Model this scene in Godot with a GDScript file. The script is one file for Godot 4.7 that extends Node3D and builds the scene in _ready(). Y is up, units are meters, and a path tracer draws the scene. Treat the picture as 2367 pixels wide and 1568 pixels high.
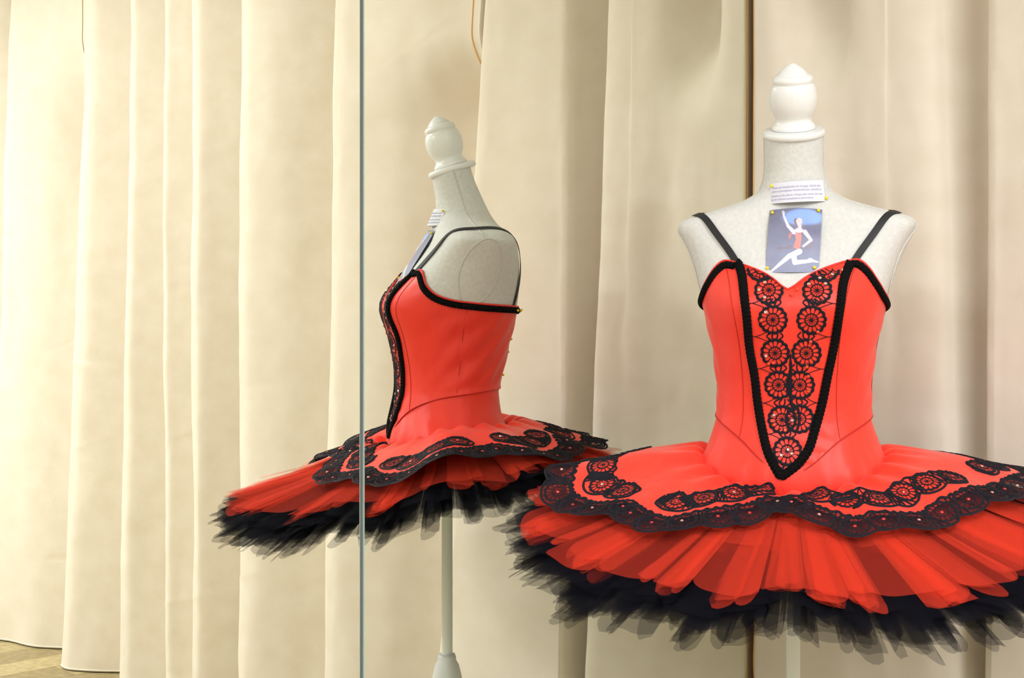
extends Node3D
# A ballet costume on a dress form in the corner between a mirrored wall and a curtained wall.

const FPX := 3290.0          # focal length in pixels of the 2367 x 1568 frame
const HZ := 715.0            # row of the horizon
const EYE := 1.2795
const CX := 0.486            # corner of the mirror wall and the curtain
const CZ := -2.918
const NW := Vector3(0.6935, 0, 0.7204)    # out of the mirror, along the curtain
const NA := Vector3(-0.7204, 0, 0.6935)   # out of the curtain, along the mirror
const DRESS_AT := Vector3(0.4545, 0.04, -2.3)     # heights on the form are counted from 4 cm above the floor
const DRESS_TURN := -15.0

var M := {}
var rng := RandomNumberGenerator.new()
var names := {}


class MB:
	var v := PackedVector3Array()
	var i := PackedInt32Array()
	var uv := PackedVector2Array()

	func tri(a: int, b: int, c: int) -> void:
		i.append(a); i.append(b); i.append(c)

	func grid(rows: Array, closed_u := false, closed_v := false, uvs: Array = []) -> void:
		var o := v.size()
		var nr := rows.size()
		var nc: int = rows[0].size()
		for r in nr:
			v.append_array(rows[r])
			if uvs.size():
				uv.append_array(uvs[r])
		for r in (nr if closed_v else nr - 1):
			var r2 := (r + 1) % nr
			for c in (nc if closed_u else nc - 1):
				var c2 := (c + 1) % nc
				var a := o + r * nc + c
				var b := o + r * nc + c2
				var d := o + r2 * nc + c
				var e := o + r2 * nc + c2
				tri(a, b, e); tri(a, e, d)

	func tube(p: PackedVector3Array, rad: Variant, sides := 6, closed := false) -> void:
		var n := p.size()
		var rows := []
		var up := Vector3.UP
		var t0 := (p[1] - p[0]).normalized()
		if absf(t0.dot(up)) > 0.9:
			up = Vector3.RIGHT
		var x := t0.cross(up).normalized()
		for k in n:
			var a := p[(k - 1 + n) % n] if closed else p[maxi(k - 1, 0)]
			var b := p[(k + 1) % n] if closed else p[mini(k + 1, n - 1)]
			var t := (b - a).normalized()
			x = (x - t * x.dot(t)).normalized()
			var y := t.cross(x)
			var rr: float = rad[k] if rad is Array or rad is PackedFloat32Array else rad
			var row := PackedVector3Array()
			for s in sides:
				var an := TAU * s / sides
				row.append(p[k] + (x * cos(an) + y * sin(an)) * rr)
			rows.append(row)
		grid(rows, true, closed)
		if not closed:
			for e in 2:
				var row: PackedVector3Array = rows[0 if e == 0 else n - 1]
				var o := v.size()
				v.append(p[0 if e == 0 else n - 1])
				v.append_array(row)
				for s in sides:
					if e == 0:
						tri(o, o + 1 + (s + 1) % sides, o + 1 + s)
					else:
						tri(o, o + 1 + s, o + 1 + (s + 1) % sides)

	func lathe(prof: Array, segs := 40, xf := Transform3D()) -> void:
		var rows := []
		for q in prof:
			var row := PackedVector3Array()
			for s in segs:
				var an := TAU * s / segs
				row.append(xf * Vector3(q[0] * cos(an), q[1], q[0] * sin(an)))
			rows.append(row)
		rows.reverse()
		grid(rows, true)

	func quad(a: Vector3, b: Vector3, c: Vector3, d: Vector3) -> void:
		var o := v.size()
		v.append(a); v.append(b); v.append(c); v.append(d)
		tri(o, o + 1, o + 2); tri(o, o + 2, o + 3)

	func slab(o: Vector3, x: Vector3, y: Vector3, z: Vector3) -> void:
		# a box from corner o along three edges
		var p := func(a: float, b: float, c: float) -> Vector3: return o + x * a + y * b + z * c
		for f in [[[0,0,0],[1,0,0],[1,1,0],[0,1,0]], [[0,0,1],[0,1,1],[1,1,1],[1,0,1]], [[0,0,0],[0,0,1],[1,0,1],[1,0,0]], [[0,1,0],[1,1,0],[1,1,1],[0,1,1]], [[0,0,0],[0,1,0],[0,1,1],[0,0,1]], [[1,0,0],[1,0,1],[1,1,1],[1,1,0]]]:
			var q := []
			for s in f:
				q.append(p.call(float(s[0]), float(s[1]), float(s[2])))
			if x.cross(y).dot(z) > 0.0:
				quad(q[0], q[1], q[2], q[3])
			else:
				quad(q[3], q[2], q[1], q[0])

	func mesh() -> ArrayMesh:
		var n := PackedVector3Array()
		n.resize(v.size())
		for k in range(0, i.size(), 3):
			var a := i[k]
			var b := i[k + 1]
			var c := i[k + 2]
			var f := (v[c] - v[a]).cross(v[b] - v[a])
			n[a] += f; n[b] += f; n[c] += f
		for k in n.size():
			n[k] = n[k].normalized() if n[k].length_squared() > 0.0 else Vector3.UP
		var arr := []
		arr.resize(Mesh.ARRAY_MAX)
		arr[Mesh.ARRAY_VERTEX] = v
		arr[Mesh.ARRAY_NORMAL] = n
		arr[Mesh.ARRAY_INDEX] = i
		if uv.size() == v.size():
			arr[Mesh.ARRAY_TEX_UV] = uv
		var m := ArrayMesh.new()
		m.add_surface_from_arrays(Mesh.PRIMITIVE_TRIANGLES, arr)
		return m


# ---------------------------------------------------------------- naming
func numbered(n: String) -> String:
	if not names.has(n):
		names[n] = 0
		return n
	names[n] += 1
	return "%s_%03d" % [n, names[n]]


func part(called: String, shape: Variant, mat: Material, parent: Node) -> MeshInstance3D:
	var o := MeshInstance3D.new()
	o.name = called
	o.mesh = shape.mesh() if shape is MB else shape
	o.material_override = mat
	parent.add_child(o, true)
	return o


func thing(called: String, label: String, category: String, at := Vector3.ZERO, turn := 0.0, group := "") -> Node3D:
	var o := Node3D.new()
	o.name = numbered(called)
	o.position = at
	o.rotation_degrees.y = turn
	add_child(o)
	tag(o, label, category, group)
	return o


func tag(o: Node, label: String, category := "", group := "") -> void:
	if label: o.set_meta("label", label)
	if category: o.set_meta("category", category)
	if group: o.set_meta("group", group)


func struct(called: String, shape: Variant, mat: Material, label: String, category: String) -> MeshInstance3D:
	var o := part(called, shape, mat, self)
	o.set_meta("kind", "structure")
	tag(o, label, category)
	return o


# ---------------------------------------------------------------- materials
func mat(called: String, c: Color, rough := 0.8, extra := {}) -> StandardMaterial3D:
	var m := StandardMaterial3D.new()
	m.resource_name = called
	m.albedo_color = c
	m.roughness = rough
	for k in extra:
		m.set(k, extra[k])
	M[called] = m
	return m


func noise_tex(freq: float, size: int, seed_: int, type := FastNoiseLite.TYPE_SIMPLEX_SMOOTH, lo := Color.BLACK, hi := Color.WHITE, octaves := 3) -> NoiseTexture2D:
	var n := FastNoiseLite.new()
	n.seed = seed_
	n.noise_type = type
	n.frequency = freq
	n.fractal_octaves = octaves
	var t := NoiseTexture2D.new()
	t.width = size
	t.height = size
	t.seamless = true
	t.noise = n
	var g := Gradient.new()
	g.set_color(0, lo)
	g.set_color(1, hi)
	t.color_ramp = g
	return t


func make_materials() -> void:
	var cloth_tone := noise_tex(0.02, 512, 3, FastNoiseLite.TYPE_SIMPLEX_SMOOTH, Color(0.965, 0.955, 0.935), Color(1, 1, 1), 4)
	var weave := noise_tex(0.12, 512, 5, FastNoiseLite.TYPE_SIMPLEX, Color.BLACK, Color.WHITE, 2)
	mat("curtain_cloth", Color(0.92, 0.886, 0.835), 0.9, {"albedo_texture": cloth_tone, "uv1_triplanar": true, "uv1_scale": Vector3(0.9, 0.9, 0.9), "rim_enabled": true, "rim": 0.25, "heightmap_enabled": true, "heightmap_texture": weave, "heightmap_scale": 0.02, "metallic_specular": 0.25})
	mat("overlock_thread", Color(0.88, 0.70, 0.42), 0.9)
	mat("mirror_silver", Color(0.95, 0.96, 0.925), 0.0, {"metallic": 1.0})
	mat("glass_edge", Color(0.66, 0.76, 0.71), 0.15, {"metallic_specular": 0.6})
	mat("joint_grey", Color(0.42, 0.43, 0.45), 0.4)
	mat("wall_paint", Color(0.66, 0.65, 0.63), 0.9)
	mat("wall_brown", Color(0.86, 0.72, 0.56), 0.8)
	mat("ceiling_paint", Color(0.94, 0.94, 0.92), 0.95)
	for k in 4:
		var g := noise_tex(0.03, 256, 20 + k, FastNoiseLite.TYPE_SIMPLEX_SMOOTH, Color(0.82, 0.80, 0.74), Color(1, 1, 1), 4)
		mat("floor_wood_%d" % k, [Color(0.74, 0.67, 0.50), Color(0.69, 0.63, 0.47), Color(0.77, 0.70, 0.53), Color(0.65, 0.58, 0.43)][k], 0.45, {"albedo_texture": g, "uv1_triplanar": true, "uv1_world_triplanar": true, "uv1_scale": Vector3(3, 3, 3)})
	mat("floor_gap", Color(0.22, 0.17, 0.12), 0.9)
	mat("panel_glow", Color(0.95, 0.95, 0.95), 0.6, {"emission_enabled": true, "emission": Color(1, 0.98, 0.95), "emission_energy_multiplier": 2.0})
	mat("panel_frame", Color(0.9, 0.9, 0.9), 0.5)
	var brocade := noise_tex(0.045, 512, 9, FastNoiseLite.TYPE_CELLULAR, Color.BLACK, Color.WHITE, 2)
	var brocade_tone := noise_tex(0.045, 512, 9, FastNoiseLite.TYPE_CELLULAR, Color(0.925, 0.92, 0.91), Color(1, 1, 1), 2)
	mat("form_jersey", Color(0.865, 0.868, 0.868), 0.75, {"albedo_texture": brocade_tone, "uv1_triplanar": true, "uv1_scale": Vector3(6, 6, 6), "heightmap_enabled": true, "heightmap_texture": brocade, "heightmap_scale": 0.06})
	mat("seam_thread", Color(0.83, 0.83, 0.80), 0.9)
	mat("white_paint", Color(0.91, 0.915, 0.92), 0.28, {"metallic_specular": 0.5})
	mat("pole_paint", Color(0.93, 0.95, 0.94), 0.3)
	var satin_n := noise_tex(0.015, 512, 31, FastNoiseLite.TYPE_SIMPLEX_SMOOTH, Color.BLACK, Color.WHITE, 3)
	mat("red_satin", Color(0.95, 0.225, 0.16), 0.42, {"rim_enabled": true, "rim": 0.35, "rim_tint": 0.3, "metallic_specular": 0.45, "heightmap_enabled": true, "heightmap_texture": satin_n, "heightmap_scale": 0.25, "uv1_triplanar": true, "uv1_scale": Vector3(2.5, 1.2, 2.5)})
	mat("red_seam", Color(0.72, 0.09, 0.06), 0.6)
	mat("red_piping", Color(0.90, 0.17, 0.11), 0.5)
	mat("black_lace", Color(0.08, 0.075, 0.115), 0.75, {"metallic_specular": 0.35})
	mat("black_net", Color(0.08, 0.06, 0.11, 0.42), 0.9, {"transparency": BaseMaterial3D.TRANSPARENCY_ALPHA})
	mat("black_braid", Color(0.04, 0.04, 0.045), 0.85, {"metallic_specular": 0.25})
	mat("strap_tape", Color(0.10, 0.10, 0.12), 0.6)
	mat("red_tulle", Color(0.98, 0.28, 0.19, 0.215), 0.8, {"transparency": BaseMaterial3D.TRANSPARENCY_ALPHA, "metallic_specular": 0.2})
	mat("black_tulle", Color(0.07, 0.07, 0.105, 0.38), 0.9, {"transparency": BaseMaterial3D.TRANSPARENCY_ALPHA, "metallic_specular": 0.2})
	mat("stone_pale", Color(1.0, 0.80, 0.76), 0.08, {"metallic": 0.7})
	mat("stone_red", Color(0.85, 0.06, 0.10), 0.1, {"metallic": 0.4, "clearcoat_enabled": true, "clearcoat": 1.0})
	mat("stone_orange", Color(0.95, 0.28, 0.12), 0.1, {"metallic": 0.4, "clearcoat_enabled": true, "clearcoat": 1.0})
	mat("paper", Color(0.86, 0.86, 0.91), 0.7)
	mat("ink", Color(0.50, 0.49, 0.69), 0.8)
	mat("pin_yellow", Color(0.93, 0.86, 0.10), 0.25)
	mat("steel", Color(0.75, 0.75, 0.77), 0.25, {"metallic": 1.0})


# ---------------------------------------------------------------- places in the room
func W(w: float, a: float, y: float) -> Vector3:
	return Vector3(CX, 0, CZ) + NW * w + NA * a + Vector3(0, y, 0)


func _ready() -> void:
	rng.seed = 7
	var cam := Camera3D.new()
	cam.name = "camera"
	cam.position = Vector3(0, EYE, 0)
	cam.projection = Camera3D.PROJECTION_FRUSTUM
	cam.near = 0.05
	cam.far = 60.0
	cam.size = 2.0 * cam.near * 784.0 / FPX
	cam.frustum_offset = Vector2(0, (HZ - 784.0) / FPX * cam.near)
	add_child(cam)
	cam.current = true
	var we := WorldEnvironment.new()
	we.name = "world_environment"
	var e := Environment.new()
	e.background_mode = Environment.BG_COLOR
	e.background_color = Color(0.9, 0.93, 1.0)
	e.tonemap_mode = Environment.TONE_MAPPER_LINEAR
	e.tonemap_exposure = 1.17
	e.sdfgi_enabled = true
	e.ssao_enabled = true
	e.ssil_enabled = true
	we.environment = e
	add_child(we)
	make_materials()
	make_lights()
	make_room()
	make_mirrors()
	make_curtains()
	make_sections()
	make_form()
	make_dress()
	make_cards()


func make_lights() -> void:
	# fluorescent ceiling panels, each a glowing diffuser with a light of its own size under it
	var k := 0
	for s in [[2.2, 1.3], [1.6, 4.1], [4.7, 1.7], [4.0, 3.6]]:
		var t := thing("ceiling_light", "square white fluorescent ceiling panel %s" % ["nearest the mirrors and the dress form", "nearest the wall opposite the curtains", "nearest the far end of the curtains", "in the corner away from mirrors and curtains"][k], "ceiling light", Vector3.ZERO, 0.0, "ceiling light panels")
		var h := 0.45
		var d := MB.new()
		d.slab(W(s[0] - h, s[1] - h, 2.875), NW * 2 * h, NA * 2 * h, Vector3(0, 0.015, 0))
		part("diffuser", d, M.panel_glow, t)
		var f := MB.new()
		for q in [[-h - 0.03, -h - 0.03, 2 * h + 0.06, 0.03], [-h - 0.03, h, 2 * h + 0.06, 0.03], [-h - 0.03, -h, 0.03, 2 * h], [h, -h, 0.03, 2 * h]]:
			f.slab(W(s[0] + q[0], s[1] + q[1], 2.868), NW * q[2], NA * q[3], Vector3(0, 0.031, 0))
		part("frame", f, M.panel_frame, t)
		var l := AreaLight3D.new()
		l.name = "panel_light"
		l.area_size = Vector2(2 * h, 2 * h)
		l.light_energy = [3.0, 8.0, 11.0, 3.0][k]
		l.light_color = Color(0.95, 0.975, 1.0)
		l.shadow_enabled = true
		l.area_range = 12.0
		l.position = W(s[0], s[1], 2.865)
		l.basis = Basis(NW, -NA, Vector3.UP) if NW.cross(-NA).dot(Vector3.UP) > 0 else Basis(NW, NA, Vector3.UP)
		t.add_child(l)
		k += 1


func make_room() -> void:
	var m := MB.new()
	m.slab(W(-0.01, -0.32, -0.1), NW * -0.15, NA * 5.28, Vector3(0, 3.1, 0))
	struct("wall_left", m, M.wall_brown, "brown wall behind the tall mirrors", "wall")
	m = MB.new()
	m.slab(W(-0.16, -0.32, -0.1), NW * 5.5, NA * -0.15, Vector3(0, 3.1, 0))
	struct("wall_back", m, M.wall_brown, "plain wall hidden behind the cream curtains", "wall")
	m = MB.new()
	m.slab(W(5.2, -0.47, -0.1), NW * 0.15, NA * 5.4, Vector3(0, 3.1, 0))
	struct("wall_right", m, M.wall_paint, "plain pale wall opposite the mirrors", "wall")
	m = MB.new()
	m.slab(W(-0.16, 4.9, -0.1), NW * 5.5, NA * 0.15, Vector3(0, 3.1, 0))
	struct("wall_front", m, M.wall_paint, "plain pale wall opposite the curtains", "wall")
	m = MB.new()
	m.slab(W(-0.16, -0.47, 2.9), NW * 5.5, NA * 5.52, Vector3(0, 0.1, 0))
	struct("ceiling", m, M.ceiling_paint, "plain white ceiling with fluorescent panels", "ceiling")
	m = MB.new()
	m.slab(W(-0.16, -0.47, -0.1), NW * 5.5, NA * 5.52, Vector3(0, 0.092, 0))
	var floor_ := struct("floor", m, M.floor_gap, "pale brown wood plank floor under the curtain hems", "floor")
	var pw := 0.16
	for r in 32:
		var w0 := 0.0 + r * pw
		var a0 := -0.24 - rng.randf() * 1.2
		while a0 < 4.9:
			var a1 := minf(a0 + 1.25, 4.9)
			var s0 := maxf(a0, -0.24)
			if a1 > s0 + 0.02:
				var p := MB.new()
				p.slab(W(w0 + 0.0012, s0 + 0.0012, -0.012), NW * (pw - 0.0024), NA * (a1 - s0 - 0.0024), Vector3(0, 0.012, 0))
				part("plank", p, M["floor_wood_%d" % rng.randi_range(0, 3)], floor_)
			a0 = a1


func make_mirrors() -> void:
	var k := 0
	for s in [[0.006, 0.9965], [1.0035, 1.995]]:
		var t := thing("mirror", ["tall wall mirror right of the upright joint, reflecting the red tutu", "tall wall mirror left of the upright joint, reflecting pleated cream curtain"][k], "mirror", W(0, (s[0] + s[1]) / 2, 0))
		var o := -t.position
		var b := MB.new()
		var a0: float = s[0] + 0.0015
		var a1: float = s[1] - 0.0015
		b.slab(W(0, a0, 0.03) + o, NW * -0.005, NA * (a1 - a0), Vector3(0, 2.6, 0))
		part("silvered_glass", b, M.mirror_silver, t)
		for c in [s[0], a1]:
			b = MB.new()
			b.slab(W(-0.0005, c, 0.03) + o, NW * -0.0045, NA * 0.0015, Vector3(0, 2.6, 0))
			part("polished_edge", b, M.glass_edge, t)
		k += 1
	var j := MB.new()
	j.slab(W(-0.003, 0.9967, 0.03), NW * -0.004, NA * 0.0066, Vector3(0, 2.6, 0))
	struct("trim_1", j, M.joint_grey, "thin grey upright joint strip between the two mirrors", "trim")


# ---------------------------------------------------------------- curtains
const CREST_TOP := [0.408, 0.81, 1.433, 1.897, 2.183, 2.336, 2.558, 2.90, 3.488, 3.95, 4.4]
const CREST_LOW := [0.492, 1.030, 1.492, 1.918, 2.157, 2.331, 2.637, 3.037, 3.69, 4.15, 4.55]
const CREST_DEEP := [0.10, 0.16, 0.19, 0.19, 0.08, 0.15, 0.21, 0.22, 0.22, 0.19, 0.19]


func curtain_knots(y: float) -> Array:
	var f := clampf(1.0 - y / 2.1, -0.35, 1.0)
	var dent := 0.12 * smoothstep(1.66, 1.98, y)
	var ends := PackedInt32Array()
	var k: Array[Vector2] = [Vector2(0.010, -0.004), Vector2(0.02, 0.0), Vector2(0.075, 0.002 - dent * 0.08), Vector2(0.125, 0.004 - dent), Vector2(0.185, 0.004 - dent), Vector2(0.235, 0.004 - dent * 0.12), Vector2(0.31, 0.008)]
	for n in CREST_TOP.size():
		var ew: float = lerpf(CREST_TOP[n], CREST_LOW[n], f)
		var dp: float = CREST_DEEP[n] * (1.0 + 0.25 * maxf(-f, 0.0))
		var gp: float = ew - (lerpf(CREST_TOP[n - 1], CREST_LOW[n - 1], f) if n else 0.1)
		k.append(Vector2(ew - minf(0.10, 0.30 * gp), 0.005))
		k.append(Vector2(ew - minf(0.045, 0.16 * gp), 0.003))
		k.append(Vector2(ew - minf(0.014, 0.05 * gp), -0.008))
		k.append(Vector2(ew - 0.002, -0.028))
		if n == 1 or n == 7:
			dp *= lerpf(1.0, 0.12, smoothstep(1.74, 1.98 if n == 1 else 2.26, y))
		if n == 0:
			var g := maxf(0.515 - ew, 0.03)
			k.append(Vector2(ew + 0.05 * g, -dp * 0.4))
			k.append(Vector2(ew + 0.35 * g, -dp * 0.95))
			k.append(Vector2(ew + 0.62 * g, -dp))
			k.append(Vector2(ew + 0.90 * g, -dp * 0.5))
			k.append(Vector2(ew + g, -0.012))
			k.append(Vector2(ew + g + 0.016, 0.003))
			k.append(Vector2(ew + g + 0.06, 0.004))
		else:
			var nx: float = lerpf(CREST_TOP[n + 1], CREST_LOW[n + 1], f) if n + 1 < CREST_TOP.size() else ew + 0.3
			var g2: float = nx - ew
			k.append(Vector2(ew + 0.003, -dp * 0.55))
			k.append(Vector2(ew + 0.010, -dp * 0.85))
			ends.append(k.size())
			k.append(Vector2(ew + 0.05 * g2 + 0.010, -dp))
			k.append(Vector2(ew + 0.20 * g2, -dp * 0.84))
			k.append(Vector2(ew + 0.37 * g2, -dp * 0.50))
			k.append(Vector2(ew + 0.54 * g2, -dp * 0.20))
	return [k, ends]


func catmull(p0: Vector2, p1: Vector2, p2: Vector2, p3: Vector2, t: float) -> Vector2:
	return 0.5 * (2.0 * p1 + (p2 - p0) * t + (2.0 * p0 - 5.0 * p1 + 4.0 * p2 - p3) * t * t + (3.0 * p1 - p0 - 3.0 * p2 + p3) * t * t * t)


func make_curtains() -> void:
	var n := FastNoiseLite.new()
	n.seed = 4
	n.frequency = 1.0
	n.fractal_octaves = 3
	var creases := []
	for q in 70:
		creases.append([rng.randf_range(0.05, 4.3), rng.randf_range(0.1, 2.3), rng.randf_range(-0.5, 0.5), rng.randf_range(0.05, 0.16), rng.randf_range(0.0008, 0.0022) * (1 if rng.randf() < 0.6 else -1)])
	var sub := 5
	var ny := 230
	var all := []
	var ends: PackedInt32Array
	for r in ny + 1:
		var y: float = lerpf(0.004, 2.72, float(r) / ny)
		var kk := curtain_knots(y)
		var k: Array[Vector2] = kk[0]
		ends = kk[1]
		var row := PackedVector3Array()
		var low := smoothstep(0.5, 0.0, y)
		var close := creases.filter(func(c): return absf(c[1] - y) < 0.26)
		for s in k.size() - 1:
			for t in (sub if s < k.size() - 2 else sub + 1):
				var q := catmull(k[maxi(s - 1, 0)], k[s], k[s + 1], k[mini(s + 2, k.size() - 1)], float(t) / sub)
				var d := 0.014 * n.get_noise_2d(q.x * 2.2, y * 0.5) + 0.004 * n.get_noise_2d(q.x * 9.0 + 50.0, y * 2.5)
				for c in close:
					var dx: float = q.x - c[0]
					if absf(dx) < 0.45:
						var dy: float = y - c[1] - dx * c[2] + 0.06 * dx * dx
						if absf(dy) < 0.03:
							d += c[4] * exp(-dy * dy / 0.00006 - dx * dx / (c[3] * c[3]))
				d += 0.006 * low * sin(q.x * 21.0 + 1.0)
				var edge := smoothstep(0.1, 0.0, q.x)
				row.append(W(q.x + edge * 0.004 * smoothstep(0.9, 0.1, y) * sin(y * 42.0), q.y + d * (1.0 - 0.7 * edge), y))
		all.append(row)
	var cuts := [0, ends[0] * sub, ends[6] * sub, all[0].size() - 1]
	var says := ["cream curtain hanging next to the mirror edge, directly behind the red tutu", "middle cream curtain drop with broad folds, seen in the mirror", "cream curtain drop farthest from the mirror, hem just above the floor"]
	for c in 3:
		var t := thing("curtain", says[c], "curtain", W((0.4 if c == 0 else 2.0 if c == 1 else 3.8), 0, 0))
		var rows := []
		for row in all:
			var cut := PackedVector3Array()
			for q in range(cuts[c], cuts[c + 1] + 1):
				cut.append(row[q] - t.position)
			rows.append(cut)
		rows.reverse()
		var b := MB.new()
		b.grid(rows)
		part("cloth", b, M.curtain_cloth, t)
		# overlocked selvedges and a rolled hem
		for side in ([0, -1] if c else [0]):
			var p := PackedVector3Array()
			for row in rows:
				p.append(row[side if side == 0 else row.size() - 1])
			b = MB.new()
			b.tube(p, 0.0022, 6)
			part("selvedge", b, M.overlock_thread, t)
		var hem := PackedVector3Array()
		for q in rows[rows.size() - 1]:
			hem.append(q + Vector3(0, 0.004, 0))
		b = MB.new()
		b.tube(hem, 0.0025, 5)
		part("hem", b, M.curtain_cloth, t)


# ---------------------------------------------------------------- the body under the costume
const SECT := [
	[0.90, 0.150, 0.112, 0.118, 2.1], [0.97, 0.150, 0.117, 0.120, 2.1], [1.00, 0.143, 0.114, 0.116, 2.1], [1.035, 0.128, 0.106, 0.105, 2.1], [1.06, 0.121, 0.101, 0.101, 2.1], [1.08, 0.1185, 0.099, 0.102, 2.1],
	[1.123, 0.119, 0.102, 0.112, 2.15], [1.184, 0.127, 0.115, 0.126, 2.2], [1.225, 0.137, 0.125, 0.136, 2.25], [1.254, 0.145, 0.125, 0.142, 2.3], [1.28, 0.152, 0.112, 0.143, 2.35],
	[1.306, 0.160, 0.088, 0.141, 2.5], [1.341, 0.174, 0.061, 0.136, 2.8], [1.362, 0.187, 0.046, 0.129, 3.0], [1.376, 0.192, 0.038, 0.122, 3.1], [1.387, 0.185, 0.034, 0.114, 3.0], [1.396, 0.155, 0.031, 0.108, 2.7], [1.407, 0.115, 0.027, 0.103, 2.4], [1.417, 0.083, 0.024, 0.098, 2.2],
	[1.430, 0.060, 0.022, 0.091, 2.1], [1.445, 0.051, 0.022, 0.083, 2.0], [1.47, 0.0475, 0.023, 0.071, 2.0], [1.51, 0.0475, 0.031, 0.053, 2.0], [1.56, 0.0475, 0.042, 0.040, 2.0]]
const SY0 := 0.90
const SDY := 0.002
var sect := []


func sect_raw(y: float) -> Array:
	for k in SECT.size() - 1:
		if y <= SECT[k + 1][0]:
			var t := clampf((y - SECT[k][0]) / (SECT[k + 1][0] - SECT[k][0]), 0, 1)
			return [lerpf(SECT[k][1], SECT[k + 1][1], t), lerpf(SECT[k][2], SECT[k + 1][2], t), lerpf(SECT[k][3], SECT[k + 1][3], t), lerpf(SECT[k][4], SECT[k + 1][4], t)]
	var z: Array = SECT[SECT.size() - 1]
	return [z[1], z[2], z[3], z[4]]


func make_sections() -> void:
	for n in 331:
		var y := SY0 + n * SDY
		var acc := [0.0, 0.0, 0.0, 0.0]
		var spread := 0.004 if y > 1.36 and y < 1.44 else 0.014
		for o in 7:
			var q := sect_raw(y + spread * (o - 3) / 3.0)
			for c in 4:
				acc[c] += q[c] / 7.0
		sect.append(acc)


func sec(y: float) -> Array:
	var f := clampf((y - SY0) / SDY, 0.0, 329.99)
	var n := int(f)
	var t := f - n
	var a: Array = sect[n]
	var b: Array = sect[n + 1]
	return [lerpf(a[0], b[0], t), lerpf(a[1], b[1], t), lerpf(a[2], b[2], t), lerpf(a[3], b[3], t)]


func bust(x: float, y: float) -> float:
	var u := (absf(x) - 0.068) / 0.042
	var v := (y - 1.245) / 0.042
	return 0.010 * exp(-u * u - v * v)


# on the body: height y, angle phi from the front (0) to its left side (90 degrees) and the back (180), lifted by off
func body(y: float, phi: float, off := 0.0) -> Vector3:
	var s := sec(y)
	var c := cos(phi)
	var n := sin(phi)
	var x: float = (s[0] + off) * signf(n) * pow(absf(n), 2.0 / s[3])
	var z: float = (s[1] - s[2]) / 2.0 + ((s[1] + s[2]) / 2.0 + off) * signf(c) * pow(absf(c), 2.0 / s[3])
	if c > 0.0:
		z += bust(x, y) * minf(c * 2.0, 1.0)
	return Vector3(x, y, z)


func body_z(x: float, y: float, front: bool, off := 0.0) -> float:
	var s := sec(y)
	var q := minf(absf(x) / (s[0] + off), 1.0)
	var d: float = ((s[1] + s[2]) / 2.0 + off) * pow(1.0 - pow(q, s[3]), 1.0 / s[3])
	return (s[1] - s[2]) / 2.0 + (d + bust(x, y) if front else -d)


func body_side(y: float, z: float, side: float, off := 0.0) -> Vector3:
	var s := sec(y)
	var q := minf(absf(z - (s[1] - s[2]) / 2.0) / ((s[1] + s[2]) / 2.0 + off), 1.0)
	return Vector3(side * (s[0] + off) * pow(1.0 - pow(q, s[3]), 1.0 / s[3]), y, z)


func inside(x: float, y: float, z: float) -> bool:
	if y > 1.5:
		return false
	var s := sec(y)
	var q: float = absf(z - (s[1] - s[2]) / 2.0) / ((s[1] + s[2]) / 2.0)
	return q < 1.0 and absf(x) < s[0] * pow(1.0 - pow(q, s[3]), 1.0 / s[3])


func body_grid(lo: Callable, hi: Callable, off: Callable, nphi: int, ny: int) -> MB:
	var rows := []
	for r in ny + 1:
		var row := PackedVector3Array()
		for c in nphi:
			var ph := TAU * c / nphi
			var y: float = lerpf(lo.call(ph), hi.call(ph), float(r) / ny)
			row.append(body(y, ph, off.call(ph, y)))
		rows.append(row)
	var b := MB.new()
	rows.reverse()
	b.grid(rows, true)
	return b


func stitched(path: PackedVector3Array, r: float) -> MB:
	# a corded seam with a bead for every stitch
	var b := MB.new()
	var rad := []
	for k in path.size():
		rad.append(r * (1.0 if k % 2 == 0 else 0.55))
	b.tube(path, rad, 6)
	return b


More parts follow.
